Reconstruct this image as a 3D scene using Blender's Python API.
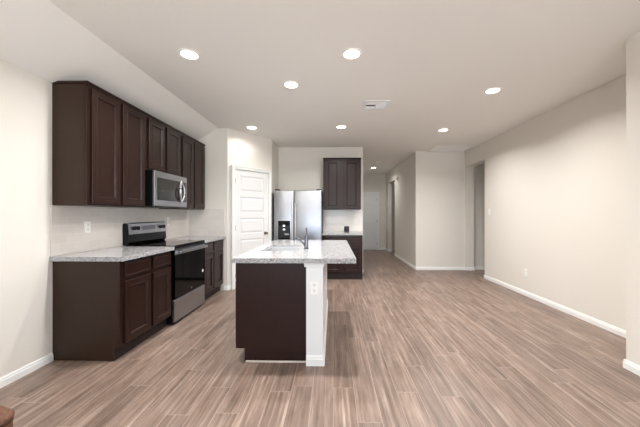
import bpy, bmesh, math
from mathutils import Vector, Matrix
R = math.radians
for o in list(bpy.data.objects): bpy.data.objects.remove(o)
S = bpy.context.scene
COL = S.collection

# ------------------------------------------------------------------ camera, world, exposure
cam = bpy.data.cameras.new('camera'); camo = bpy.data.objects.new('camera', cam); COL.objects.link(camo)
camo.location = (0, 0, 1.28); camo.rotation_euler = (R(90), 0, R(1.2))
cam.sensor_width = 36; cam.lens = 288 / 640 * 36; cam.shift_x = -7 / 640; cam.shift_y = 1 / 640
cam.clip_start = .05
S.camera = camo
S.view_settings.view_transform = 'Standard'; S.view_settings.look = 'None'
S.view_settings.exposure = -0.07; S.view_settings.gamma = 1; S.view_settings.use_curve_mapping = False
W = bpy.data.worlds.new('daylight'); S.world = W; W.use_nodes = True
wn = W.node_tree; bg = wn.nodes['Background']; bg.inputs[1].default_value = 1.0
wtc = wn.nodes.new('ShaderNodeTexCoord'); wsp = wn.nodes.new('ShaderNodeSeparateXYZ'); wr = wn.nodes.new('ShaderNodeValToRGB'); wm = wn.nodes.new('ShaderNodeMapRange')
wm.inputs['From Min'].default_value = -1; wm.inputs['From Max'].default_value = 1
wn.links.new(wtc.outputs['Generated'], wsp.inputs[0]); wn.links.new(wsp.outputs[2], wm.inputs['Value']); wn.links.new(wm.outputs[0], wr.inputs[0]); wn.links.new(wr.outputs[0], bg.inputs[0])
e = wr.color_ramp.elements; e.new(.5); e.new(.5)           # bright lower half added to light the ceiling, blue-white sky above
for q, (p, c) in zip(e, [(0, (11.2, 11.8, 12.1, 1)), (.495, (11.2, 11.8, 12.1, 1)), (.505, (3.0, 3.9, 5.2, 1)), (1, (2.0, 2.9, 4.6, 1))]): q.position = p; q.color = c
CAN_POWER = 32.0
DAY_POWER = 70.0
def area(name, loc, rot, sx, sy, power, color, portal=True):
    l = bpy.data.lights.new(name, 'AREA'); l.shape = 'RECTANGLE'; l.size = sx; l.size_y = sy; l.energy = power; l.color = color; l.cycles.is_portal = portal
    o = bpy.data.objects.new(name, l); o.location = loc; o.rotation_euler = rot; COL.objects.link(o); return o
H = 2.74
YR = -3.6            # rear wall of the great room, with three tall windows
WIN = [(-1.95, -.75), (-.45, .85), (1.05, 2.15)]
for k, (a, b) in enumerate(WIN):      # daylight coming in at each window, just outside the opening
    area('window_daylight', ((a + b) / 2, YR - .16, 1.35), (R(90), 0, 0), b - a, 1.9, DAY_POWER * (b - a) / 1.2, (.90, .95, 1))
# daylight through an unseen side window, added to brighten the great room
area('window_daylight_side', (2.62, -1.6, 1.4), (R(90), 0, R(90)), 1.8, 1.6, 30, (.92, .96, 1))
# unseen fill lamps added inside the closed rooms beyond the two openings
area('bedroom_fill', (4.5, 5.3, 1.4), (R(90), 0, R(90)), 1.2, 1.4, 1.2, (1, .95, .9), False)
area('bedroom_fill', (3.4, 9.4, 1.4), (R(90), 0, R(90)), .9, 1.4, 2.0, (1, .95, .9), False)

sl = bpy.data.lights.new('sun', 'SUN'); sl.energy = 24; sl.angle = R(1); sl.color = (.95, .98, 1)
so = bpy.data.objects.new('sun', sl); so.rotation_euler = (R(42), 0, R(8)); so.location = (0, -6, 5); COL.objects.link(so)

# ------------------------------------------------------------------ materials
def lin(c):
    f = lambda v: v / 12.92 if v <= .04045 else ((v + .055) / 1.055) ** 2.4
    return tuple(f(x / 255) for x in c) + (1,)
def mat(name, c, rough=.5, metal=0, noise=0, scale=40, bump=0, bscale=150, coat=0, emit=None, aniso=0, spec=None):
    m = bpy.data.materials.new(name); m.use_nodes = True; nt = m.node_tree; b = nt.nodes['Principled BSDF']
    b.inputs['Base Color'].default_value = lin(c); b.inputs['Roughness'].default_value = rough; b.inputs['Metallic'].default_value = metal
    b.inputs['Coat Weight'].default_value = coat
    if spec is not None: b.inputs['Specular IOR Level'].default_value = spec
    if emit: b.inputs['Emission Color'].default_value = lin(c); b.inputs['Emission Strength'].default_value = emit
    tc = nt.nodes.new('ShaderNodeTexCoord')
    if noise:
        n = nt.nodes.new('ShaderNodeTexNoise'); n.inputs['Scale'].default_value = scale; n.inputs['Detail'].default_value = 3
        nt.links.new(tc.outputs['Object'], n.inputs['Vector'])
        r = nt.nodes.new('ShaderNodeMix'); r.data_type = 'RGBA'
        r.inputs[6].default_value = lin(tuple(max(0, x * (1 - noise)) for x in c)); r.inputs[7].default_value = lin(tuple(min(255, x * (1 + noise)) for x in c))
        nt.links.new(n.outputs['Fac'], r.inputs[0]); nt.links.new(r.outputs[2], b.inputs['Base Color'])
    if bump:
        n2 = nt.nodes.new('ShaderNodeTexNoise'); n2.inputs['Scale'].default_value = bscale
        nt.links.new(tc.outputs['Object'], n2.inputs['Vector'])
        bp = nt.nodes.new('ShaderNodeBump'); bp.inputs['Strength'].default_value = bump; bp.inputs['Distance'].default_value = .01
        nt.links.new(n2.outputs['Fac'], bp.inputs['Height']); nt.links.new(bp.outputs[0], b.inputs['Normal'])
    return m
class NB:
    """small node helper"""
    def __init__(s, name):
        s.m = bpy.data.materials.new(name); s.m.use_nodes = True; s.nt = s.m.node_tree; s.b = s.nt.nodes['Principled BSDF']
    def n(s, t, **k):
        x = s.nt.nodes.new(t)
        for a, v in k.items(): setattr(x, a, v)
        return x
    def put(s, sock, v):
        if isinstance(v, bpy.types.NodeSocket): s.nt.links.new(v, sock)
        else: sock.default_value = v
    def math(s, op, a, b=0.0, c=0.0):
        x = s.n('ShaderNodeMath', operation=op); s.put(x.inputs[0], a); s.put(x.inputs[1], b); s.put(x.inputs[2], c); return x.outputs[0]
    def mix(s, f, a, b, bt='MIX'):
        x = s.n('ShaderNodeMix', data_type='RGBA', blend_type=bt); s.put(x.inputs[0], f); s.put(x.inputs[6], a); s.put(x.inputs[7], b); return x.outputs[2]
    def ramp(s, f, stops):
        x = s.n('ShaderNodeValToRGB'); e = x.color_ramp.elements
        while len(e) < len(stops): e.new(.5)
        for q, (p, c) in zip(e, stops): q.position = p; q.color = c
        s.put(x.inputs[0], f); return x.outputs[0]
    def noise(s, v, scale, detail=3, rough=.5):
        x = s.n('ShaderNodeTexNoise'); x.inputs['Scale'].default_value = scale; x.inputs['Detail'].default_value = detail; x.inputs['Roughness'].default_value = rough
        s.put(x.inputs['Vector'], v); return x.outputs['Fac']
    def comb(s, x, y, z=0.0):
        c = s.n('ShaderNodeCombineXYZ'); s.put(c.inputs[0], x); s.put(c.inputs[1], y); s.put(c.inputs[2], z); return c.outputs[0]
    def bump(s, h, st, d=.01):
        x = s.n('ShaderNodeBump'); x.inputs['Strength'].default_value = st; x.inputs['Distance'].default_value = d
        s.put(x.inputs['Height'], h); s.nt.links.new(x.outputs[0], s.b.inputs['Normal'])

def floor_mat():
    q = NB('wood_look_plank'); tc = q.n('ShaderNodeTexCoord'); sp = q.n('ShaderNodeSeparateXYZ'); q.nt.links.new(tc.outputs['Object'], sp.inputs[0])
    X, Y = sp.outputs[0], sp.outputs[1]
    w, L = .152, 1.22
    xs = q.math('DIVIDE', q.math('ADD', X, 10.03), w); row = q.math('FLOOR', xs)
    wn = q.n('ShaderNodeTexWhiteNoise', noise_dimensions='1D'); q.put(wn.inputs['W'], row)
    ys = q.math('ADD', q.math('DIVIDE', q.math('ADD', Y, 10), L), wn.outputs['Value']); colm = q.math('FLOOR', ys)
    w2 = q.n('ShaderNodeTexWhiteNoise', noise_dimensions='2D'); q.put(w2.inputs['Vector'], q.comb(row, colm))
    rnd = w2.outputs['Value']
    off = q.math('MULTIPLY', rnd, 37.0)
    v1 = q.comb(q.math('MULTIPLY', X, 1.0), q.math('MULTIPLY', Y, .035), off)
    n1 = q.noise(v1, 40, 5, .6)                                     # broad lengthwise streaks
    v2 = q.comb(X, q.math('MULTIPLY', Y, .035), off)
    n2 = q.noise(v2, 150, 3, .6)                                     # fine grain
    v3 = q.comb(X, q.math('MULTIPLY', Y, .3), off)
    n3 = q.noise(v3, 13, 4, .6)                                       # cloudy tone inside a plank
    base = q.ramp(n1, [(.28, lin((98, 81, 71))), (.45, lin((124, 105, 93))), (.57, lin((137, 118, 106))), (.66, lin((153, 136, 124))), (.76, lin((184, 168, 156)))])
    tone = q.ramp(rnd, [(0, (.84, .84, .85, 1)), (.5, (.96, .955, .955, 1)), (1, (1.06, 1.05, 1.05, 1))])
    c = q.mix(1.0, base, tone, 'MULTIPLY')
    g = q.ramp(n2, [(.3, (.87, .86, .86, 1)), (.7, (1.08, 1.08, 1.08, 1))]); c = q.mix(1.0, c, g, 'MULTIPLY')
    g3 = q.ramp(n3, [(.3, (.76, .755, .76, 1)), (.6, (1.07, 1.07, 1.07, 1))]); c = q.mix(1.0, c, g3, 'MULTIPLY')
    fx = q.math('FRACT', xs); fy = q.math('FRACT', ys)
    ex = q.math('MULTIPLY', q.math('MINIMUM', fx, q.math('SUBTRACT', 1.0, fx)), w)
    ey = q.math('MULTIPLY', q.math('MINIMUM', fy, q.math('SUBTRACT', 1.0, fy)), L)
    e = q.math('MAXIMUM', q.math('LESS_THAN', ex, .0015), q.math('LESS_THAN', ey, .0014))
    c = q.mix(e, c, lin((160, 144, 133)))
    q.put(q.b.inputs['Base Color'], c); q.put(q.b.inputs['Roughness'], q.math('MULTIPLY_ADD', n1, .15, .33))
    q.bump(q.math('SUBTRACT', 1.0, e), .25, .002)
    return q.m
def granite_mat():
    q = NB('speckled_granite'); tc = q.n('ShaderNodeTexCoord'); v = tc.outputs['Object']
    c = q.ramp(q.noise(v, 110, 3, .6), [(.38, lin((124, 125, 131))), (.46, lin((166, 166, 168))), (.60, lin((192, 191, 190)))])
    vo = q.n('ShaderNodeTexVoronoi'); vo.inputs['Scale'].default_value = 190; q.put(vo.inputs['Vector'], v)
    sepc = q.n('ShaderNodeSeparateColor'); q.nt.links.new(vo.outputs['Color'], sepc.inputs[0])
    c = q.mix(q.math('MULTIPLY', q.math('GREATER_THAN', sepc.outputs[0], .80), .75), c, lin((96, 98, 108)))
    c = q.mix(q.math('MULTIPLY', q.math('GREATER_THAN', sepc.outputs[1], .93), .85), c, lin((44, 45, 54)))
    c = q.mix(q.math('MULTIPLY', q.math('GREATER_THAN', sepc.outputs[2], .94), .6), c, lin((186, 160, 136)))
    q.put(q.b.inputs['Base Color'], c); q.b.inputs['Roughness'].default_value = .14; q.b.inputs['Specular IOR Level'].default_value = .35
    return q.m
def tile_mat():
    q = NB('glazed_subway_tile'); tc = q.n('ShaderNodeTexCoord'); br = q.n('ShaderNodeTexBrick')
    sp = q.n('ShaderNodeSeparateXYZ'); q.nt.links.new(tc.outputs['Object'], sp.inputs[0])
    q.put(br.inputs['Vector'], q.comb(q.math('ADD', sp.outputs[0], sp.outputs[1]), sp.outputs[2]))
    for k, v in (('Scale', 1), ('Brick Width', .155), ('Row Height', .0785), ('Mortar Size', .0016), ('Mortar Smooth', .1), ('Bias', 0)): br.inputs[k].default_value = v
    br.inputs['Color1'].default_value = lin((216, 209, 202)); br.inputs['Color2'].default_value = lin((210, 203, 196)); br.inputs['Mortar'].default_value = lin((222, 217, 211))
    q.nt.links.new(br.outputs['Color'], q.b.inputs['Base Color']); q.b.inputs['Roughness'].default_value = .12
    inv = q.math('SUBTRACT', 1.0, br.outputs['Fac'])
    wob = q.noise(tc.outputs['Object'], 9, 1)
    q.bump(q.math('ADD', inv, wob), .25, .003)
    return q.m
def wood_mat(name, c1, c2, rough=.32):
    q = NB(name); tc = q.n('ShaderNodeTexCoord'); sp = q.n('ShaderNodeSeparateXYZ'); q.nt.links.new(tc.outputs['Object'], sp.inputs[0])
    v = q.comb(sp.outputs[0], sp.outputs[1], q.math('MULTIPLY', sp.outputs[2], .05))
    c = q.mix(q.noise(v, 70, 4, .6), lin(c1), lin(c2))
    q.put(q.b.inputs['Base Color'], c); q.b.inputs['Roughness'].default_value = rough; q.b.inputs['Specular IOR Level'].default_value = .32
    return q.m
def steel_mat(name='brushed_stainless', c=(174, 175, 179), rough=.3):
    q = NB(name); tc = q.n('ShaderNodeTexCoord'); sp = q.n('ShaderNodeSeparateXYZ'); q.nt.links.new(tc.outputs['Object'], sp.inputs[0])
    v = q.comb(q.math('MULTIPLY', sp.outputs[0], .02), q.math('MULTIPLY', sp.outputs[1], .02), sp.outputs[2])
    n = q.noise(v, 250, 1)
    q.b.inputs['Base Color'].default_value = lin(c); q.b.inputs['Metallic'].default_value = 1
    q.put(q.b.inputs['Roughness'], q.math('MULTIPLY_ADD', n, .05, rough))
    return q.m
M = dict(
    wall=mat('wall_paint', (221, 216, 208), .85, bump=.12, bscale=90), ceil=mat('ceiling_paint', (236, 234, 230), .9, bump=.15, bscale=70),
    trim=mat('white_trim_paint', (232, 232, 230), .4), door=mat('white_door_paint', (226, 226, 226), .42),
    floor=floor_mat(), granite=granite_mat(), tile=tile_mat(),
    wood=wood_mat('espresso_wood', (30, 14, 10), (44, 23, 17), .33), side=wood_mat('espresso_side_veneer', (41, 26, 17), (51, 33, 23), .45),
    kick=mat('toe_kick', (36, 24, 20), .6), steel=steel_mat(), chrome=mat('chrome', (215, 215, 218), .08, 1), nickel=mat('satin_nickel', (150, 142, 132), .3, 1),
    basin=mat('sink_steel', (225, 225, 226), .4, 1), faucet=mat('faucet_chrome', (112, 114, 120), .2, 1), black=mat('black_enamel', (10, 10, 11), .3, spec=.25), glass=mat('black_glass', (4, 4, 5), .06, spec=.25), bplast=mat('black_plastic', (20, 20, 21), .45),
    fridge_side=mat('fridge_dark_side', (58, 58, 62), .5), plastic=mat('white_plastic', (240, 239, 235), .35), slot=mat('dark_slot', (120, 118, 115), .6),
    lens=mat('lamp_lens', (255, 246, 232), .5, emit=14), cantrim=mat('lamp_trim_white', (240, 238, 234), .5),
    duct=mat('duct_dark', (30, 30, 32), .8), hatch=mat('hatch_white', (252, 253, 255), .4), ventm=mat('vent_white_metal', (232, 234, 236), .45),
    leather=mat('tan_leather', (96, 58, 36), .5, noise=.12, scale=30, bump=.3, bscale=300), weave=mat('woven_tan_leather', (104, 68, 50), .65, noise=.25, scale=90, bump=1.0, bscale=160),
    seam=mat('dark_piping', (60, 32, 20), .6), display=mat('grey_display', (96, 92, 100), .2), mwglass=mat('microwave_window_glass', (30, 29, 28), .05, spec=.6),
    led=mat('dispenser_light', (235, 240, 250), .4, emit=.7), chimem=mat('beige_plastic', (214, 204, 192), .5), blackbox=mat('black_matte', (22, 20, 22), .4))

# ------------------------------------------------------------------ geometry helpers
def box(bm, x0, x1, y0, y1, z0, z1, bev=0, seg=1):
    t = bmesh.new(); bmesh.ops.create_cube(t, size=1)
    for v in t.verts: v.co = Vector(((x0 + x1) / 2 + v.co.x * (x1 - x0), (y0 + y1) / 2 + v.co.y * (y1 - y0), (z0 + z1) / 2 + v.co.z * (z1 - z0)))
    if bev: bmesh.ops.bevel(t, geom=list(t.edges), offset=bev, segments=seg, affect='EDGES', profile=.5)
    join(bm, t)
def join(bm, t, mtx=None):
    if mtx: bmesh.ops.transform(t, matrix=mtx, verts=t.verts)
    me = bpy.data.meshes.new('t'); t.to_mesh(me); t.free(); bm.from_mesh(me); bpy.data.meshes.remove(me)
def prism(bm, pts, a, b, axis='y'):
    """extrude a 2-D outline along an axis. axis y: pts=(x,z); axis x: pts=(y,z); axis z: pts=(x,y)"""
    f = {'y': lambda p, t: (p[0], t, p[1]), 'x': lambda p, t: (t, p[0], p[1]), 'z': lambda p, t: (p[0], p[1], t)}[axis]
    t = bmesh.new(); A = [t.verts.new(f(p, a)) for p in pts]; B = [t.verts.new(f(p, b)) for p in pts]; n = len(pts)
    t.faces.new(A); t.faces.new(B[::-1])
    for i in range(n): t.faces.new((A[i], B[i], B[(i + 1) % n], A[(i + 1) % n]))
    bmesh.ops.recalc_face_normals(t, faces=t.faces); join(bm, t)
def cyl(bm, p, r, h, axis='z', seg=24, r2=None, bev=0):
    t = bmesh.new(); bmesh.ops.create_cone(t, cap_ends=True, segments=seg, radius1=r, radius2=r if r2 is None else r2, depth=h)
    if bev: bmesh.ops.bevel(t, geom=[e for e in t.edges if len(e.link_faces) == 2 and any(len(f.verts) > 4 for f in e.link_faces)], offset=bev, segments=2, affect='EDGES')
    rot = {'z': Matrix(), 'x': Matrix.Rotation(R(90), 4, 'Y'), 'y': Matrix.Rotation(R(-90), 4, 'X')}[axis]
    join(bm, t, Matrix.Translation(p) @ rot)
def tube(bm, pts, r, seg=10):
    """round tube through points (r number or per-point list)"""
    t = bmesh.new(); pts = [Vector(p) for p in pts]; rs = r if isinstance(r, list) else [r] * len(pts); rings = []
    for i, p in enumerate(pts):
        d = (pts[min(i + 1, len(pts) - 1)] - pts[max(i - 1, 0)]).normalized(); up = Vector((0, 0, 1)) if abs(d.z) < .95 else Vector((1, 0, 0))
        u = d.cross(up).normalized(); w = d.cross(u)
        rings.append([t.verts.new(p + (u * math.cos(2 * math.pi * k / seg) + w * math.sin(2 * math.pi * k / seg)) * rs[i]) for k in range(seg)])
    for a, b in zip(rings, rings[1:]):
        for k in range(seg): t.faces.new((a[k], a[(k + 1) % seg], b[(k + 1) % seg], b[k]))
    t.faces.new(rings[0][::-1]); t.faces.new(rings[-1]); bmesh.ops.recalc_face_normals(t, faces=t.faces); join(bm, t)
def panel(bm, x0, x1, z0, z1, y, prof):
    """front built of nested rectangles facing -y; prof = [(inset, height in front of y)], last one is filled"""
    t = bmesh.new(); rings = []
    for i, h in [(0, 0)] + prof:
        rings.append([t.verts.new((x, y - h, z)) for x, z in ((x0 + i, z0 + i), (x1 - i, z0 + i), (x1 - i, z1 - i), (x0 + i, z1 - i))])
    for a, b in zip(rings, rings[1:]):
        for k in range(4): t.faces.new((a[k], a[(k + 1) % 4], b[(k + 1) % 4], b[k]))
    t.faces.new(rings[-1]); t.faces.new(rings[0][::-1]); bmesh.ops.recalc_face_normals(t, faces=t.faces); join(bm, t)
def obj(name, bm, m, parent=None, smooth=False):
    me = bpy.data.meshes.new(name); bm.to_mesh(me); bm.free(); me.materials.append(M[m])
    if smooth:
        for p in me.polygons: p.use_smooth = True
        try: me.set_sharp_from_angle(angle=R(35))
        except Exception: pass
    o = bpy.data.objects.new(name, me); COL.objects.link(o)
    if parent: o.parent = parent
    return o
def tag(o, label, cat, group=None):
    o['label'] = label; o['category'] = cat
    if group: o['group'] = group
    return o
def thing(name, label, cat, loc=(0, 0, 0), rz=0, group=None):
    o = bpy.data.objects.new(name, None); o.location = loc; o.rotation_euler = (0, 0, R(rz)); COL.objects.link(o); o.empty_display_size = .1
    return tag(o, label, cat, group)
def dup(root, loc, label):
    def cp(o, par):
        c = o.copy(); COL.objects.link(c)
        if par: c.parent = par
        for ch in list(o.children): cp(ch, c)
        return c
    r = cp(root, None); r.location = loc; r['label'] = label; return r
def struct(name, bm, m):
    o = obj(name, bm, m); o['kind'] = 'structure'; return o
def B(*a, **k):
    bm = bmesh.new()
    for q in a: box(bm, *q, **k)
    return bm

# ------------------------------------------------------------------ the room shell
T = .12; XL = -2.46; XR = 3.04; XP = 2.44; YP = 2.45
struct('floor', B((-3.0, 5.0, YR - .2, 11.0, -.1, 0)), 'floor')
bm = bmesh.new()
prism(bm, [(XL, 2.43), (-1.94, H), (-1.94, H + .1), (XL - T, H + .1), (XL - T, 2.43)], YR, 4.84)
prism(bm, [(-1.94, H), (5.0, H), (5.0, H + .1), (-1.94, H + .1)], YR, 11.0)
prism(bm, [(-2.6, H), (-1.94, H), (-1.94, H + .1), (-2.6, H + .1)], 4.84, 11.0)
struct('ceiling', bm, 'ceil')
struct('wall_left', B((XL - T, XL, YR, 4.96, 0, 2.43)), 'wall')
# rear wall of the great room with its window openings
z0, z1 = .45, 2.25; bm = bmesh.new(); xs = [XL - T] + [v for w in WIN for v in w] + [XP + T]
for k in range(0, len(xs), 2): box(bm, xs[k], xs[k + 1], YR - T, YR, 0, H)
for a, b in WIN: box(bm, a, b, YR - T, YR, 0, z0); box(bm, a, b, YR - T, YR, z1, H)
struct('wall_rear', bm, 'wall')
for k, (a, b) in enumerate(WIN):
    struct('window_%d' % (k + 1), B((a, a + .05, YR - .09, YR - .03, z0, z1), (b - .05, b, YR - .09, YR - .03, z0, z1), (a, b, YR - .09, YR - .03, z0, z0 + .05), (a, b, YR - .09, YR - .03, z1 - .05, z1), (a, b, YR - .09, YR - .03, 1.33, 1.37)), 'trim')
# near right wall (with an added, unseen side window behind the camera) and its return to the farther wall
struct('wall_near_right', B((XP, XP + T, -.6, YP, 0, H), (XP, XP + T, YR, -2.6, 0, H), (XP, XP + T, -2.6, -.6, 0, .5), (XP, XP + T, -2.6, -.6, 2.3, H), (XP + T, XR + T, YP - T, YP, 0, H)), 'wall')
struct('window_4', B((XP + .03, XP + .09, -2.6, -2.55, .5, 2.3), (XP + .03, XP + .09, -.65, -.6, .5, 2.3), (XP + .03, XP + .09, -2.55, -.65, .5, .55), (XP + .03, XP + .09, -2.55, -.65, 2.25, 2.3)), 'trim')
OP = 2.385
TW = .19
struct('wall_right', B((XR, XR + T, YP, 4.9, 0, H), (XR, XR + TW, 4.9, 5.84, 0, H), (XR, XR + TW, 5.84, 6.66, OP, H)), 'wall')
struct('wall_far', B((1.91, XR + TW, 6.70, 6.82, 0, H), (XR, XR + TW, 6.66, 6.72, 0, H)), 'wall')
struct('wall_hall_right', B((1.91, 2.03, 6.82, 8.95, 0, H), (1.91, 2.03, 8.95, 10.02, 2.36, H), (1.91, 2.03, 10.02, 10.5, 0, H)), 'wall')
struct('wall_hall_end', B((.53, 2.03, 10.5, 10.62, 0, H)), 'wall')
struct('wall_hall_left', B((.53, .65, 6.25, 10.5, 0, H)), 'wall')
struct('wall_back', B((-1.31, .53, 6.25, 6.37, 0, H)), 'wall')
struct('wall_fridge_side', B((-1.31, -1.19, 5.58, 6.25, 0, H)), 'wall')
PA, PB = Vector((-1.787, 4.84)), Vector((-1.19, 5.58)); pd = (PB - PA).normalized(); pn = Vector((pd.y, -pd.x))
bm = bmesh.new(); q = [PA, PB, PB - pn * T, PA - pn * T]; prism(bm, [tuple(v) for v in q], 0, H, 'z'); struct('wall_pantry', bm, 'wall')
struct('wall_kitchen_end', B((XL, -1.787, 4.84, 4.96, 0, H)), 'wall')
# rooms beyond the two openings
struct('wall_bedroom', B((XR + TW, 3.38, 6.76, 6.88, 0, H), (3.38, 4.7, 6.76, 6.88, 0, H), (4.6, 4.72, 5.0, 6.76, 0, H), (XR + TW, 4.72, 4.9, 5.02, 0, H)), 'wall')
struct('wall_closet', B((2.03, 3.6, 10.3, 10.42, 0, H), (2.03, 3.6, 8.3, 8.42, 0, H), (3.5, 3.62, 8.3, 10.42, 0, H)), 'wall')

# baseboards: a two-step profile run along a line, room on the left-hand side of the direction a->b is given by sgn
def baseboard(bm, a, b, h=.072, t=.014):
    """a->b with the room on the right of the direction"""
    a, b = Vector(a), Vector(b); d = (b - a); L = d.length; d.normalize(); n = Vector((d.y, -d.x))
    prof = [(0, 0), (t, 0), (t, h * .66), (t * .7, h * .72), (t * .7, h * .88), (t * .35, h), (0, h)]
    t_ = bmesh.new(); A = [t_.verts.new((a.x + n.x * u, a.y + n.y * u, z)) for u, z in prof]; Bv = [t_.verts.new((b.x + n.x * u, b.y + n.y * u, z)) for u, z in prof]; k = len(prof)
    t_.faces.new(A); t_.faces.new(Bv[::-1])
    for i in range(k): t_.faces.new((A[i], Bv[i], Bv[(i + 1) % k], A[(i + 1) % k]))
    bmesh.ops.recalc_face_normals(t_, faces=t_.faces); join(bm, t_)
def bb(name, *segs):
    bm = bmesh.new()
    for a, b in segs: baseboard(bm, a, b)
    struct(name, bm, 'trim')
bb('baseboard_left', ((XL, YR), (XL, 2.47)))
bb('baseboard_near_right', ((XP, YP + .0135), (XP, YR)), ((XR, YP), (XP - .0132, YP)))
bb('baseboard_right', ((XR, 5.84 + .014), (XR, YP)), ((XR + TW, 5.84), (XR - .014, 5.84)))
bb('baseboard_far', ((1.91 - .014, 6.70), (XR, 6.70)), ((XR, 6.66), (XR + TW, 6.66)))
bb('baseboard_hall_right', ((1.91, 8.95), (1.91, 6.70 - .014)), ((1.91, 10.5), (1.91, 10.02)), ((1.91 - .014, 10.02), (2.03, 10.02)))
bb('baseboard_hall_end', ((1.66, 10.5), (1.91, 10.5)))
bb('baseboard_hall_left', ((.65, 6.25 - .014), (.65, 10.5)), ((.585, 6.25), (.664, 6.25)))
bb('baseboard_bedroom', ((3.24, 6.76), (4.6, 6.76)))
bb('baseboard_closet', ((2.03, 10.3), (3.5, 10.3)))
bb('baseboard_pantry', (PA - pd * .014, PA + pd * .062), (PB - pd * .08, PB + pd * .01), ((-1.19, 5.58), (-1.19, 6.25)))
bb('baseboard_kitchen_end', ((-1.84, 4.84), (-1.782, 4.84)))

# ------------------------------------------------------------------ doors (five raised panels) with casing
def make_door(n, loc, rz, w, h, knob_side, hinges=True):
    root = bpy.data.objects.new('door_%d' % n, None); root.location = loc; root.rotation_euler = (0, 0, rz); COL.objects.link(root); root['kind'] = 'structure'
    bm = bmesh.new(); x0, x1 = -w / 2, w / 2; s = .105
    box(bm, x0, x1, -.022, -.002, .008, h)
    zs = []; rail = .105; ph = (h - .2 - rail * 5) / 5; z = .2
    for k in range(5): zs.append((z, z + ph)); z += ph + rail
    box(bm, x0, x0 + s, -.034, -.022, .008, h, bev=.003); box(bm, x1 - s, x1, -.034, -.022, .008, h, bev=.003)
    edges = [.008] + [v for p in zs for v in p] + [h]
    for k in range(0, len(edges), 2): box(bm, x0 + s - .002, x1 - s + .002, -.034, -.022, edges[k], edges[k + 1], bev=.003)
    for a, b in zs: panel(bm, x0 + s + .012, x1 - s - .012, a + .012, b - .012, -.022, [(0.0, .001), (.028, .009)])
    obj('door_leaf', bm, 'door', root)
    c = .057; bm = bmesh.new(); g = .004
    for a, b, e, f in ((x0 - g - c, x0 - g, 0, h + g + c), (x1 + g, x1 + g + c, 0, h + g + c), (x0 - g, x1 + g, h + g, h + g + c)):
        box(bm, a, b, -.05, -.002, e, f, bev=.004); 
    for a, b, e, f in ((x0 - g - c - .004, x0 - g - c + .014, 0, h + g + c), (x1 + g + c - .014, x1 + g + c + .004, 0, h + g + c), (x0 - g - c, x1 + g + c, h + g + c - .014, h + g + c + .004)):
        box(bm, a, b, -.056, -.002, e, f, bev=.003)
    obj('door_casing', bm, 'trim', root)
    bm = bmesh.new(); kx = knob_side * (w / 2 - .065)
    cyl(bm, (kx, -.038, .93), .031, .01, 'y'); cyl(bm, (kx, -.06, .93), .010, .04, 'y'); cyl(bm, (kx, -.085, .93), .022, .03, 'y', bev=.008)
    obj('door_knob', bm, 'nickel', root, True)
    if hinges:
        for z in (.22, 1.05, h - .2):
            bm = bmesh.new(); hx = -knob_side * (w / 2 + .002); cyl(bm, (hx, -.04, z), .007, .09, 'z', 10); box(bm, hx - .012, hx + .012, -.0365, -.034, z - .045, z + .045); obj('door_hinge', bm, 'nickel', root)
    return root
mid = (PA + PB) / 2
make_door(1, (mid.x, mid.y, 0), math.atan2(pd.y, pd.x), .71, 2.06, 1)
make_door(2, (1.22, 10.5, 0), 0, .76, 2.03, -1)

# ------------------------------------------------------------------ cabinets
DOORP = [(0, .016), (.003, .019), (.05, .019), (.053, .0145), (.058, .0145), (.064, .006)]
DRAWP = [(0, .016), (.003, .019), (.022, .019), (.026, .015)]
def cab_door(root, x0, x1, z0, z1, yf, stile=.052, m='wood'):
    p = [(0, .016), (.003, .019), (stile, .019), (stile + .003, .0215), (stile + .008, .0215), (stile + .018, .007)]
    bm = bmesh.new(); panel(bm, x0, x1, z0, z1, yf - .001, p); return obj('door', bm, m, root)
def cab_drawer(root, x0, x1, z0, z1, yf):
    bm = bmesh.new(); panel(bm, x0, x1, z0, z1, yf - .001, [(0, .015), (.006, .019), (.02, .019), (.023, .0165)]); return obj('drawer', bm, 'wood', root)
def base_cabinet(label, loc, rz, w, d, doors, drawers, group=None, notch=.06, h=.873, name='base_cabinet', body_m='side', hollow=False):
    r = thing(name, label, 'cabinet', loc, rz, group)
    bm = bmesh.new(); prism(bm, [(0, .0), (-(d - notch), .0), (-(d - notch), .115), (-(d - .018), .115), (-(d - .018), .68 if hollow else h), (0, .68 if hollow else h)], 0, w, 'x')
    if hollow:
        for q in ((0, .018, -(d - .018), 0), (w - .018, w, -(d - .018), 0), (.018, w - .018, -.018, 0), (.018, w - .018, -(d - .018), -(d - .03))): box(bm, *q, .68, h)
    obj('body', bm, body_m, r)
    bm = bmesh.new(); box(bm, 0, w, -d, -(d - .0175), .115, h, bev=.001); obj('face_frame', bm, 'wood', r)
    for a, b in doors: cab_door(r, a, b, .135, .685, -d)
    for a, b in drawers: cab_drawer(r, a, b, .715, .850, -d)
    bm = bmesh.new(); box(bm, .001, w - .001, -(d - notch + .012), -(d - notch + .0005), 0, .112); obj('toe_kick', bm, 'kick', r)
    return r
def wall_cabinet(label, loc, rz, w, d, z0, z1, doors, group=None, crown=True):
    r = thing('wall_cabinet', label, 'cabinet', (loc[0], loc[1], z0), rz, group); h = z1 - z0
    bm = bmesh.new(); box(bm, 0, w, -(d - .018), 0, 0, h); obj('body', bm, 'side', r)
    bm = bmesh.new(); box(bm, 0, w, -d, -(d - .0175), 0, h, bev=.001); obj('face_frame', bm, 'wood', r)
    for a, b in doors: cab_door(r, a, b, .018, h - .022, -d)
    return r
G1 = 'espresso base cabinets along the left wall'
base_cabinet('dark espresso base cabinet at the open end of the left counter, before the stainless range', (XL, 2.475, 0), 90, .785, .60, [(.045, .40), (.44, .765)], [(.045, .40), (.44, .765)], G1)
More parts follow.
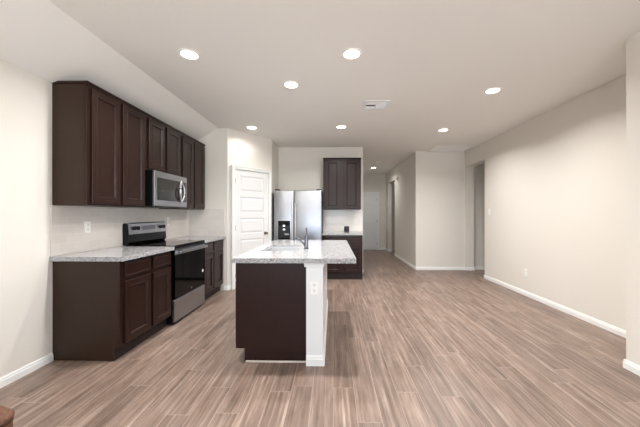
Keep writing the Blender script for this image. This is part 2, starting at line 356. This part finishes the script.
base_cabinet('dark espresso base cabinet between the stainless range and the pantry corner', (XL, 4.055, 0), 90, .775, .60, [(.035, .345), (.375, .735)], [(.035, .345), (.375, .735)], G1)
G2 = 'espresso wall cabinets over the left counter'
UD = .305; UX = XL
wall_cabinet('tall espresso wall cabinet left of the microwave, with exposed brown side', (UX, 2.472, 0), 90, .790, UD, 1.362, 2.425, [(.04, .378), (.418, .762)], G2)
wall_cabinet('short espresso wall cabinet directly above the microwave', (UX, 3.263, 0), 90, .762, UD, 1.80, 2.425, [(.04, .355), (.405, .735)], G2)
wall_cabinet('tall espresso wall cabinet right of the microwave, nearest the pantry corner', (UX, 4.026, 0), 90, .754, UD, 1.360, 2.425, [(.03, .355), (.385, .73)], G2)
# thin crown strip that runs over the three cabinets
def crown(label, loc, rz, w, d, z):
    bm = bmesh.new(); prism(bm, [(0, 0), (-(d + .004), 0), (-(d + .006), .006), (-(d + .016), .014), (-(d + .016), .022), (-.06, .022), (0, .003)], -.008, w + .008, 'x')
    o = obj('crown_moulding', bm, 'wood'); o.location = (loc[0], loc[1], z); o.rotation_euler = (0, 0, R(rz)); tag(o, label, 'moulding'); return o
crown('thin dark crown strip along the tops of the left wall cabinets', (XL + .001, 2.472, 0), 90, 2.31, UD, 2.4255)
wall_cabinet('tall espresso two-door wall cabinet on the back wall beside the refrigerator', (-.20, 6.25, 0), 0, .775, .305, 1.385, 2.425, [(.045, .345), (.425, .735)])
crown('thin dark crown strip on top of the back wall cabinet by the refrigerator', (-.20, 6.249, 0), 0, .775, .305, 2.4255)
base_cabinet('espresso base cabinet on the back wall right of the refrigerator', (-.20, 6.25, 0), 0, .78, .58, [(.04, .375), (.405, .745)], [(.04, .745)], notch=.03)

# ------------------------------------------------------------------ counters and backsplash
def slab(name, label, *bxs):
    return tag(obj(name, B(*bxs), 'granite'), label, 'countertop')
slab('countertop', 'speckled grey granite countertop left of the range, at the open end of the left wall', (XL, -1.815, 2.445, 3.262, .874, .914))
slab('countertop', 'speckled granite countertop between the range and the pantry corner', (XL, -1.815, 4.053, 4.838, .874, .914))
slab('countertop', 'narrow speckled granite countertop on the back wall under the two-door wall cabinet', (-.215, .60, 5.64, 6.249, .874, .914))
SX0, SX1, SY0, SY1 = -.735, -.365, 2.865, 3.40
IX0, IX1, IY0, IY1 = -.848, .192, 2.39, 4.125
slab('island_countertop', 'large speckled granite island countertop with sink cutout and overhanging bar side', (IX0, IX1, IY0, SY0, .874, .914), (IX0, IX1, SY1, IY1, .874, .914), (IX0, SX0, SY0, SY1, .874, .914), (SX1, IX1, SY0, SY1, .874, .914))
def splash(label, *b):
    return tag(obj('backsplash', B(*b), 'tile'), label, 'backsplash')
splash('glossy beige subway tile backsplash wrapping the left kitchen wall and corner', (XL + .0005, XL + .010, 2.455, 4.8395, .9145, 1.359), (XL + .010, -1.835, 4.83, 4.8395, .9145, 1.371))
splash('glossy subway tile backsplash on the back wall below the two-door cabinet', (-.20, .645, 6.24, 6.2495, .9145, 1.384))

# ------------------------------------------------------------------ island
isl = base_cabinet('dark espresso kitchen island cabinet run with plain brown end panel', (-.2285, 4.08, 0), -90, 1.588, .618, [(.04, .36), (.39, .72), (.88, 1.19), (1.22, 1.54)], [(.04, .36), (.39, .72)], notch=.088, name='kitchen_island', body_m='wood', hollow=True)
fd = cab_drawer(isl, .88, 1.54, .715, .85, -.618)
bm = B((-.228, -.085, 2.44, 4.09, 0, .8735)); pw = tag(obj('island_half_wall', bm, 'door'), 'white painted half wall holding up the bar side of the island', 'half wall')
bm = bmesh.new()
for a, b in (((-.228, 2.44), (-.085, 2.44)), ((-.085, 2.44 - .014), (-.085, 4.09))): baseboard(bm, a, b, h=.085)
obj('base_trim', bm, 'trim', pw)
bm = bmesh.new(); box(bm, -.243, -.075, 2.430, 2.44, .835, .873, bev=.003); box(bm, -.085, -.075, 2.44, 4.09, .835, .873, bev=.003); box(bm, -.246, -.070, 2.424, 2.43, .858, .873, bev=.002)
obj('top_trim', bm, 'trim', pw)
obj('shoe_strip', B((1.589, 1.598, -.53, -.002, 0, .012)), 'chimem', isl)

def outlet(label, loc, rz, kind='outlet', cover='plastic'):
    r = thing('wall_' + kind, label, kind, loc, rz)
    bm = bmesh.new(); box(bm, -.036, .036, -.006, 0, -.058, .058, bev=.002); obj('cover_plate', bm, cover, r)
    if kind == 'outlet':
        for z in (-.024, .024):
            bm = bmesh.new(); box(bm, -.017, .017, -.0085, -.0062, z - .016, z + .016, bev=.002); s = obj('socket', bm, 'plastic', r)
            obj('socket_slots', B((-.008, -.005, -.0092, -.0086, z - .004, z + .008), (.005, .008, -.0092, -.0086, z - .004, z + .008), (-.003, .003, -.0092, -.0086, z - .012, z - .007)), 'slot', s)
    else:
        bm = bmesh.new(); box(bm, -.017, .017, -.010, -.0062, -.034, .034, bev=.003); obj('rocker', bm, 'plastic', r)
    return r
outlet('white outlet on the front of the white island half wall', (-.158, 2.4395, .66), 0)
outlet('white outlet low on the long right wall', (XR - .0005, 4.60, .365), -90)
outlet('white light switch on the right wall beside the wide opening', (XR - .0005, 5.66, 1.33), -90, 'switch')
outlet('white outlet on the tile backsplash above the left counter', (XL + .0105, 2.82, 1.155), 90)
outlet('white outlet on the tile backsplash right of the range', (XL + .0105, 4.22, 1.18), 90)

# sink and faucet
sk = thing('kitchen_sink', 'stainless undermount sink set into the island countertop', 'sink', ((SX0 + SX1) / 2, (SY0 + SY1) / 2, .70))
hx, hy = (SX1 - SX0) / 2 - .001, (SY1 - SY0) / 2 - .001
bm = B((-hx, hx, -hy, hy, 0, .006), (-hx, -hx + .006, -hy, hy, .006, .200), (hx - .006, hx, -hy, hy, .006, .200), (-hx + .006, hx - .006, -hy, -hy + .006, .006, .200), (-hx + .006, hx - .006, hy - .006, hy, .006, .200))
obj('basin', bm, 'basin', sk)
bm = bmesh.new(); cyl(bm, (0, .02, .009), .045, .006, seg=24); obj('drain', bm, 'chrome', sk, True)
fc = thing('faucet', 'chrome single-lever kitchen faucet beside the island sink', 'faucet', (-.285, 3.06, .914))
bm = bmesh.new(); cyl(bm, (0, 0, .005), .030, .01, bev=.003); cyl(bm, (0, 0, .065), .021, .12, r2=.018, bev=.003); obj('body', bm, 'faucet', fc, True)
bm = bmesh.new(); tube(bm, [(-.010, 0, .03), (-.035, .0, .06), (-.06, .0, .085), (-.09, .0, .107), (-.12, .0, .110), (-.138, 0, .095)], [.011, .011, .011, .011, .013, .013], 12); obj('spout', bm, 'faucet', fc, True)
bm = bmesh.new(); cyl(bm, (0, 0, .132), .019, .014, bev=.005); tube(bm, [(0, 0, .135), (.004, .003, .17), (.0, .01, .225)], [.010, .008, .007], 8); obj('lever', bm, 'faucet', fc, True)

# ------------------------------------------------------------------ range
rg = thing('range', 'freestanding stainless and black electric range in the left cabinet run', 'range', (XL + .012, 3.2655, 0), 90)
RF = .015
w = .782; d = .60
w = 4.0495 - 3.2655
bm = B((0, w, -(d + RF - .015), 0, .03, .895)); obj('body', bm, 'black', rg)
bm = bmesh.new(); box(bm, .0, w, -(d + RF + .012), -.05, .8955, .922, bev=.006, seg=2); ct = obj('cooktop', bm, 'glass', rg)
M['burn'] = mat('burner_ring_grey', (70, 70, 72), .3)
for bx, by, br in ((.2, -.2, .08), (.58, -.2, .10), (.2, -.44, .11), (.58, -.44, .08)):
    bm = bmesh.new(); t = bmesh.new()
    a = [t.verts.new((bx + br * math.cos(k * math.pi / 16), by + br * math.sin(k * math.pi / 16), .9224)) for k in range(32)]; b = [t.verts.new((bx + (br - .004) * math.cos(k * math.pi / 16), by + (br - .004) * math.sin(k * math.pi / 16), .9224)) for k in range(32)]
    for k in range(32): t.faces.new((a[k], a[(k + 1) % 32], b[(k + 1) % 32], b[k]))
    join(bm, t); obj('burner_ring', bm, 'burn', ct)
bm = bmesh.new(); prism(bm, [(0, .9225), (-.05, .9225), (-.075, .95), (-.06, 1.16), (-.045, 1.175), (0, 1.175)], .035, w, 'x'); bgd = obj('backguard', bm, 'black', rg)
bm = bmesh.new(); prism(bm, [(-.0605, 1.045), (-.078, 1.045), (-.066, 1.17), (-.05, 1.181), (-.02, 1.181), (-.02, 1.176), (-.046, 1.1755), (-.0598, 1.161)], .043, w, 'x'); fp = obj('control_panel', bm, 'steel', rg)
def onpanel(z): return -.078 + (z - 1.045) / .14 * .012
for kx in (.115, .185, .635, .71):
    bm = bmesh.new(); cyl(bm, (kx, onpanel(1.115) - .012, 1.115), .022, .024, 'y', bev=.003); box(bm, kx - .004, kx + .004, onpanel(1.115) - .03, onpanel(1.115) - .023, 1.096, 1.134); obj('knob', bm, 'bplast', rg, True)
bm = B((.28, .53, onpanel(1.115) - .004, onpanel(1.115) + .004, 1.088, 1.142)); obj('display', bm, 'display', rg)
d += RF; yf = -(d - .0145)
bm = bmesh.new(); box(bm, .006, w - .006, yf - .032, yf, .300, .885, bev=.004); od = obj('oven_door', bm, 'glass', rg)
bm = bmesh.new(); box(bm, .006, w - .006, yf - .036, yf - .0325, .812, .868, bev=.001); obj('door_trim', bm, 'steel', od)
bm = bmesh.new(); box(bm, .03, w - .03, yf - .088, yf - .066, .822, .858, bev=.008, seg=3)
for a in (.04, w - .065): box(bm, a, a + .025, yf - .067, yf - .036, .828, .852)
obj('handle', bm, 'steel', od)
bm = bmesh.new(); cyl(bm, (w / 2, yf - .0335, .345), .012, .003, 'y', 20); obj('emblem', bm, 'steel', od)
bm = bmesh.new(); cyl(bm, (w - .075, yf - .0335, .50), .022, .002, 'y', 24); st = obj('sticker', bm, 'plastic', od); st['label'] = 'round white sticker'
bm = bmesh.new(); box(bm, .006, w - .006, yf - .03, yf, .035, .288, bev=.005); obj('drawer', bm, 'steel', rg)
for fx_ in (.02, w - .06):
    for fy_ in (-.52, -.08): obj('levelling_foot', B((fx_, fx_ + .04, fy_, fy_ + .04, 0, .0295)), 'bplast', rg)

# ------------------------------------------------------------------ microwave
mw = thing('microwave', 'stainless over-the-range microwave mounted above the range', 'microwave', (XL + .012, 3.285, 1.375), 90)
w = .738; d = .36; h = .42
bm = B((0, w, -d, 0, .004, h)); obj('body', bm, 'black', mw)
bm = bmesh.new(); box(bm, 0, w, -(d + .026), -(d + .0005), .006, h, bev=.004); fr = obj('front_frame', bm, 'steel', mw)
y = -(d + .0265)
bm = bmesh.new(); box(bm, .055, .50, y - .003, y, .075, .345, bev=.001); obj('door_window', bm, 'mwglass', fr)
bm = bmesh.new(); box(bm, .505, .718, y - .003, y, .075, .345, bev=.001); obj('control_panel', bm, 'mwglass', fr)
bm = bmesh.new(); pts = []
for k in range(13):
    a = -1 + 2 * k / 12; pts.append((.565 - .075 * (1 - a * a), y - .008 - .032 * (1 - a * a), .21 + .145 * a))
tube(bm, pts, [.011 + .004 * (1 - abs(-1 + 2 * k / 12)) for k in range(13)], 10); pts = []
for k in range(13):
    a = -1 + 2 * k / 12; pts.append((.565 + .075 * (1 - a * a), y - .008 - .010 * (1 - a * a), .21 + .145 * a))
tube(bm, pts, .009, 10)
obj('handle', bm, 'basin', mw, True)
bm = B((.02, w - .02, -(d - .01), -.05, -.006, .0035)); obj('bottom_grille', bm, 'bplast', mw)

# ------------------------------------------------------------------ refrigerator
fg = thing('refrigerator', 'tall stainless side-by-side refrigerator with black ice dispenser', 'refrigerator', (-1.135, 6.22, 0))
w = .92; d = .66
bm = B((0, w, -d, 0, .03, 1.745)); obj('body', bm, 'fridge_side', fg)
def fdoor(a, b):
    bm = bmesh.new(); box(bm, a, b, -(d + .075), -(d + .004), .06, 1.74, bev=.012, seg=3); return obj('door', bm, 'steel', fg, True)
d1 = fdoor(.004, .386); d2 = fdoor(.394, w - .004); y = -(d + .0755)
for dd, x in ((d1, .362), (d2, .420)):
    bm = bmesh.new(); tube(bm, [(x, y - .0, 1.50), (x, y - .035, 1.47), (x, y - .045, 1.42), (x, y - .045, .62), (x, y - .035, .57), (x, y, .54)], .015, 12); obj('handle', bm, 'basin', dd, True)
bm = bmesh.new(); box(bm, .085, .315, y - .006, y, .80, 1.16, bev=.003); dp = obj('dispenser', bm, 'glass', d1)
bm = B((.10, .30, y - .0075, y - .0065, .83, 1.06)); obj('dispenser_recess', bm, 'bplast', dp)
for x, z in ((.20, 1.065), (.20, .995)):
    bm = bmesh.new(); box(bm, x - .02, x + .02, y - .012, y - .0078, z - .015, z + .015, bev=.004); obj('dispenser_button', bm, 'led', dp)
bm = bmesh.new(); box(bm, .215, .295, y - .022, y - .0078, .885, .92, bev=.004); obj('dispenser_tray', bm, 'steel', dp)
obj('base_grille', B((.01, w - .01, -(d - .03), -.1, 0, .0295)), 'bplast', fg)
for x in (.02, w - .10): obj('hinge_cover', B((x, x + .08, -(d + .05), -(d - .08), 1.7455, 1.765)), 'bplast', fg)

# small black box on the back counter
sb = thing('smart_speaker', 'small black rounded box standing on the back counter against the tile', 'speaker', (.29, 6.16, .9145))
bm = bmesh.new(); box(bm, -.052, .052, -.045, .045, 0, .115, bev=.014, seg=3); obj('housing', bm, 'blackbox', sb, True)
bm = bmesh.new(); cyl(bm, (0, 0, .116), .03, .003, bev=.001); obj('top_dial', bm, 'display', sb, True)

# ------------------------------------------------------------------ ceiling lights
def recessed(loc, label, proto=[None]):
    if proto[0] is None:
        r = thing('recessed_light', label, 'ceiling light', loc, 0, 'recessed ceiling lights')
        t = bmesh.new(); N = 32; rings = []
        for rr, z in ((.095, 0), (.093, -.006), (.078, -.009), (.068, -.003), (.066, -.002)):
            rings.append([t.verts.new((rr * math.cos(2 * math.pi * k / N), rr * math.sin(2 * math.pi * k / N), z)) for k in range(N)])
        for a, b in zip(rings, rings[1:]):
            for k in range(N): t.faces.new((a[k], b[k], b[(k + 1) % N], a[(k + 1) % N]))
        bmesh.ops.recalc_face_normals(t, faces=t.faces)
        bm = bmesh.new(); join(bm, t); obj('trim_ring', bm, 'cantrim', r, True)
        bm = bmesh.new(); cyl(bm, (0, 0, -.003), .067, .003, seg=32); obj('lens', bm, 'lens', r)
        proto[0] = r
    else:
        r = dup(proto[0], loc, label)
    l = bpy.data.lights.new('recessed_lamp', 'AREA'); l.shape = 'DISK'; l.size = .13; l.energy = CAN_POWER * (.35 if loc[1] > 8 else (.17 if loc[0] < -1.35 else .65 if -1 < loc[0] < 0 else 1)); l.color = (.99, .975, .95); l.spread = R(150)
    lo = bpy.data.objects.new('recessed_lamp', l); lo.location = (loc[0], loc[1], H - .014); COL.objects.link(lo)
    return r
for x, y, lab in ((-1.31, 2.60, 'recessed ceiling light nearest the espresso cabinet end, beside the ceiling slope'),
                  (.17, 2.62, 'recessed ceiling light over the front of the island bar, largest in the row'),
                  (-.47, 3.23, 'recessed ceiling light above the island sink'),
                  (-1.36, 4.80, 'recessed ceiling light in front of the pantry door'),
                  (.135, 4.80, 'recessed ceiling light in front of the back wall cabinet, past the air vent'),
                  (1.88, 3.43, 'recessed ceiling light nearest the long right wall'),
                  (1.90, 5.01, 'recessed ceiling light just before the flat attic hatch'),
                  (1.26, 9.0, 'small recessed light on the hallway ceiling')):
    recessed((x, y, H - .0005), lab)
for x, y, lab in ((-1.2, -.3, 'unseen recessed light added behind the camera to brighten the room, kitchen side'), (1.2, -.3, 'unseen recessed light added behind the camera to brighten the room, near right wall side')):  # two unseen ceiling lights, added to lift the room's brightness
    recessed((x, y, H - .0005), lab)
sd = thing('smoke_detector', 'round white smoke detector on the hallway ceiling', 'smoke detector', (1.255, 7.98, H - .0005))
bm = bmesh.new(); cyl(bm, (0, 0, -.006), .066, .011); obj('mounting_base', bm, 'plastic', sd, True)
bm = bmesh.new(); cyl(bm, (0, 0, -.024), .045, .024, r2=.06, bev=.004); obj('cap', bm, 'plastic', sd, True)

# air vent
vt = thing('ceiling_vent', 'white rectangular air register on the ceiling with dark louvre gap', 'vent', (.57, 3.85, H - .0005))
hw, hd = .165, .155
bm = B((-hw, hw, -hd, -hd + .045, -.008, 0), (-hw, hw, hd - .045, hd, -.008, 0), (-hw, -hw + .035, -hd + .045, hd - .045, -.008, 0), (hw - .035, hw, -hd + .045, hd - .045, -.008, 0), (-.006, .006, -hd + .045, hd - .045, -.008, 0)); obj('frame', bm, 'ventm', vt)
obj('backing', B((-hw + .03, hw - .03, -hd + .04, hd - .04, -.002, -.0005)), 'duct', vt)
for sgn in (-1, 1):
    for k in range(5):
        yy = -hd + .068 + k * .0435 + (0 if sgn > 0 else (k > 2) * .007 - (k < 2) * .007)
        if sgn < 0 and k == 2: continue
        t = bmesh.new(); bmesh.ops.create_cube(t, size=1); bmesh.ops.scale(t, vec=(.122, .028, .0015), verts=t.verts)
        a = -25
        bm = bmesh.new(); join(bm, t, Matrix.Translation((sgn * .068, yy, -.008)) @ Matrix.Rotation(R(a), 4, 'X')); obj('louvre', bm, 'ventm', vt)
# attic hatch
ah = thing('attic_hatch', 'white framed attic hatch panel on the ceiling by the far wall', 'attic hatch', (2.585, 6.43, H - .0005))
hw, hd = .415, .26
c = .03
bm = bmesh.new()
for q in ((-hw, hw, -hd, -hd + c), (-hw, hw, hd - c, hd), (-hw, -hw + c, -hd + c, hd - c), (hw - c, hw, -hd + c, hd - c)): box(bm, *q, -.016, 0, bev=.003)
obj('frame', bm, 'trim', ah); obj('panel', B((-hw + c, hw - c, -hd + c, hd - c, -.010, 0)), 'hatch', ah)
# door chime in the hall
bm = bmesh.new(); box(bm, -.07, .07, -.035, 0, -.05, .05, bev=.008, seg=2)
ch = thing('door_chime', 'small beige chime box high on the hallway wall', 'chime', (1.9095, 8.53, 2.34), -90); obj('housing', bm, 'chimem', ch)
bm = B(*[(-.05, .05, -.037, -.0352, z, z + .004) for z in (-.03, -.015, 0, .015)]); obj('grille', bm, 'slot', ch)

# ------------------------------------------------------------------ tan ottoman at the lower left corner
C0 = Vector((-1.350, 1.222)); ang = R(-15); ux = Vector((math.cos(ang), math.sin(ang))); uy = Vector((-math.sin(ang), math.cos(ang))); hs = .30
cc = C0 - ux * hs - uy * hs
ot = thing('ottoman', 'tan leather ottoman with woven top at the left wall, cut off by the frame', 'ottoman', (cc.x, cc.y, 0), -15)
def rounded(bm, a, z0, z1, r, bev):
    t = bmesh.new(); bmesh.ops.create_cube(t, size=1)
    for v in t.verts: v.co = Vector((v.co.x * 2 * a, v.co.y * 2 * a, (z0 + z1) / 2 + v.co.z * (z1 - z0)))
    bmesh.ops.bevel(t, geom=[e for e in t.edges if abs(e.verts[0].co.z - e.verts[1].co.z) > .004], offset=r, segments=6, affect='EDGES', profile=.5)
    bmesh.ops.bevel(t, geom=[e for e in t.edges if abs(e.verts[0].co.z - e.verts[1].co.z) < .001 and len([f for f in e.link_faces if abs(f.normal.z) > .9]) == 1], offset=bev, segments=3, affect='EDGES', profile=.5)
    join(bm, t)
bm = bmesh.new(); rounded(bm, hs - .004, .05, .395, .06, .01); obj('upholstered_base', bm, 'leather', ot, True)
bm = bmesh.new(); rounded(bm, hs - .002, .3955, .404, .06, .003); obj('piping', bm, 'seam', ot, True)
bm = bmesh.new(); rounded(bm, hs, .4045, .43, .062, .01); obj('woven_top', bm, 'weave', ot, True)
for sx in (-1, 1):
    for sy in (-1, 1):
        bm = bmesh.new(); cyl(bm, (sx * .22, sy * .22, .025), .018, .05, r2=.024); obj('leg', bm, 'wood', ot, True)
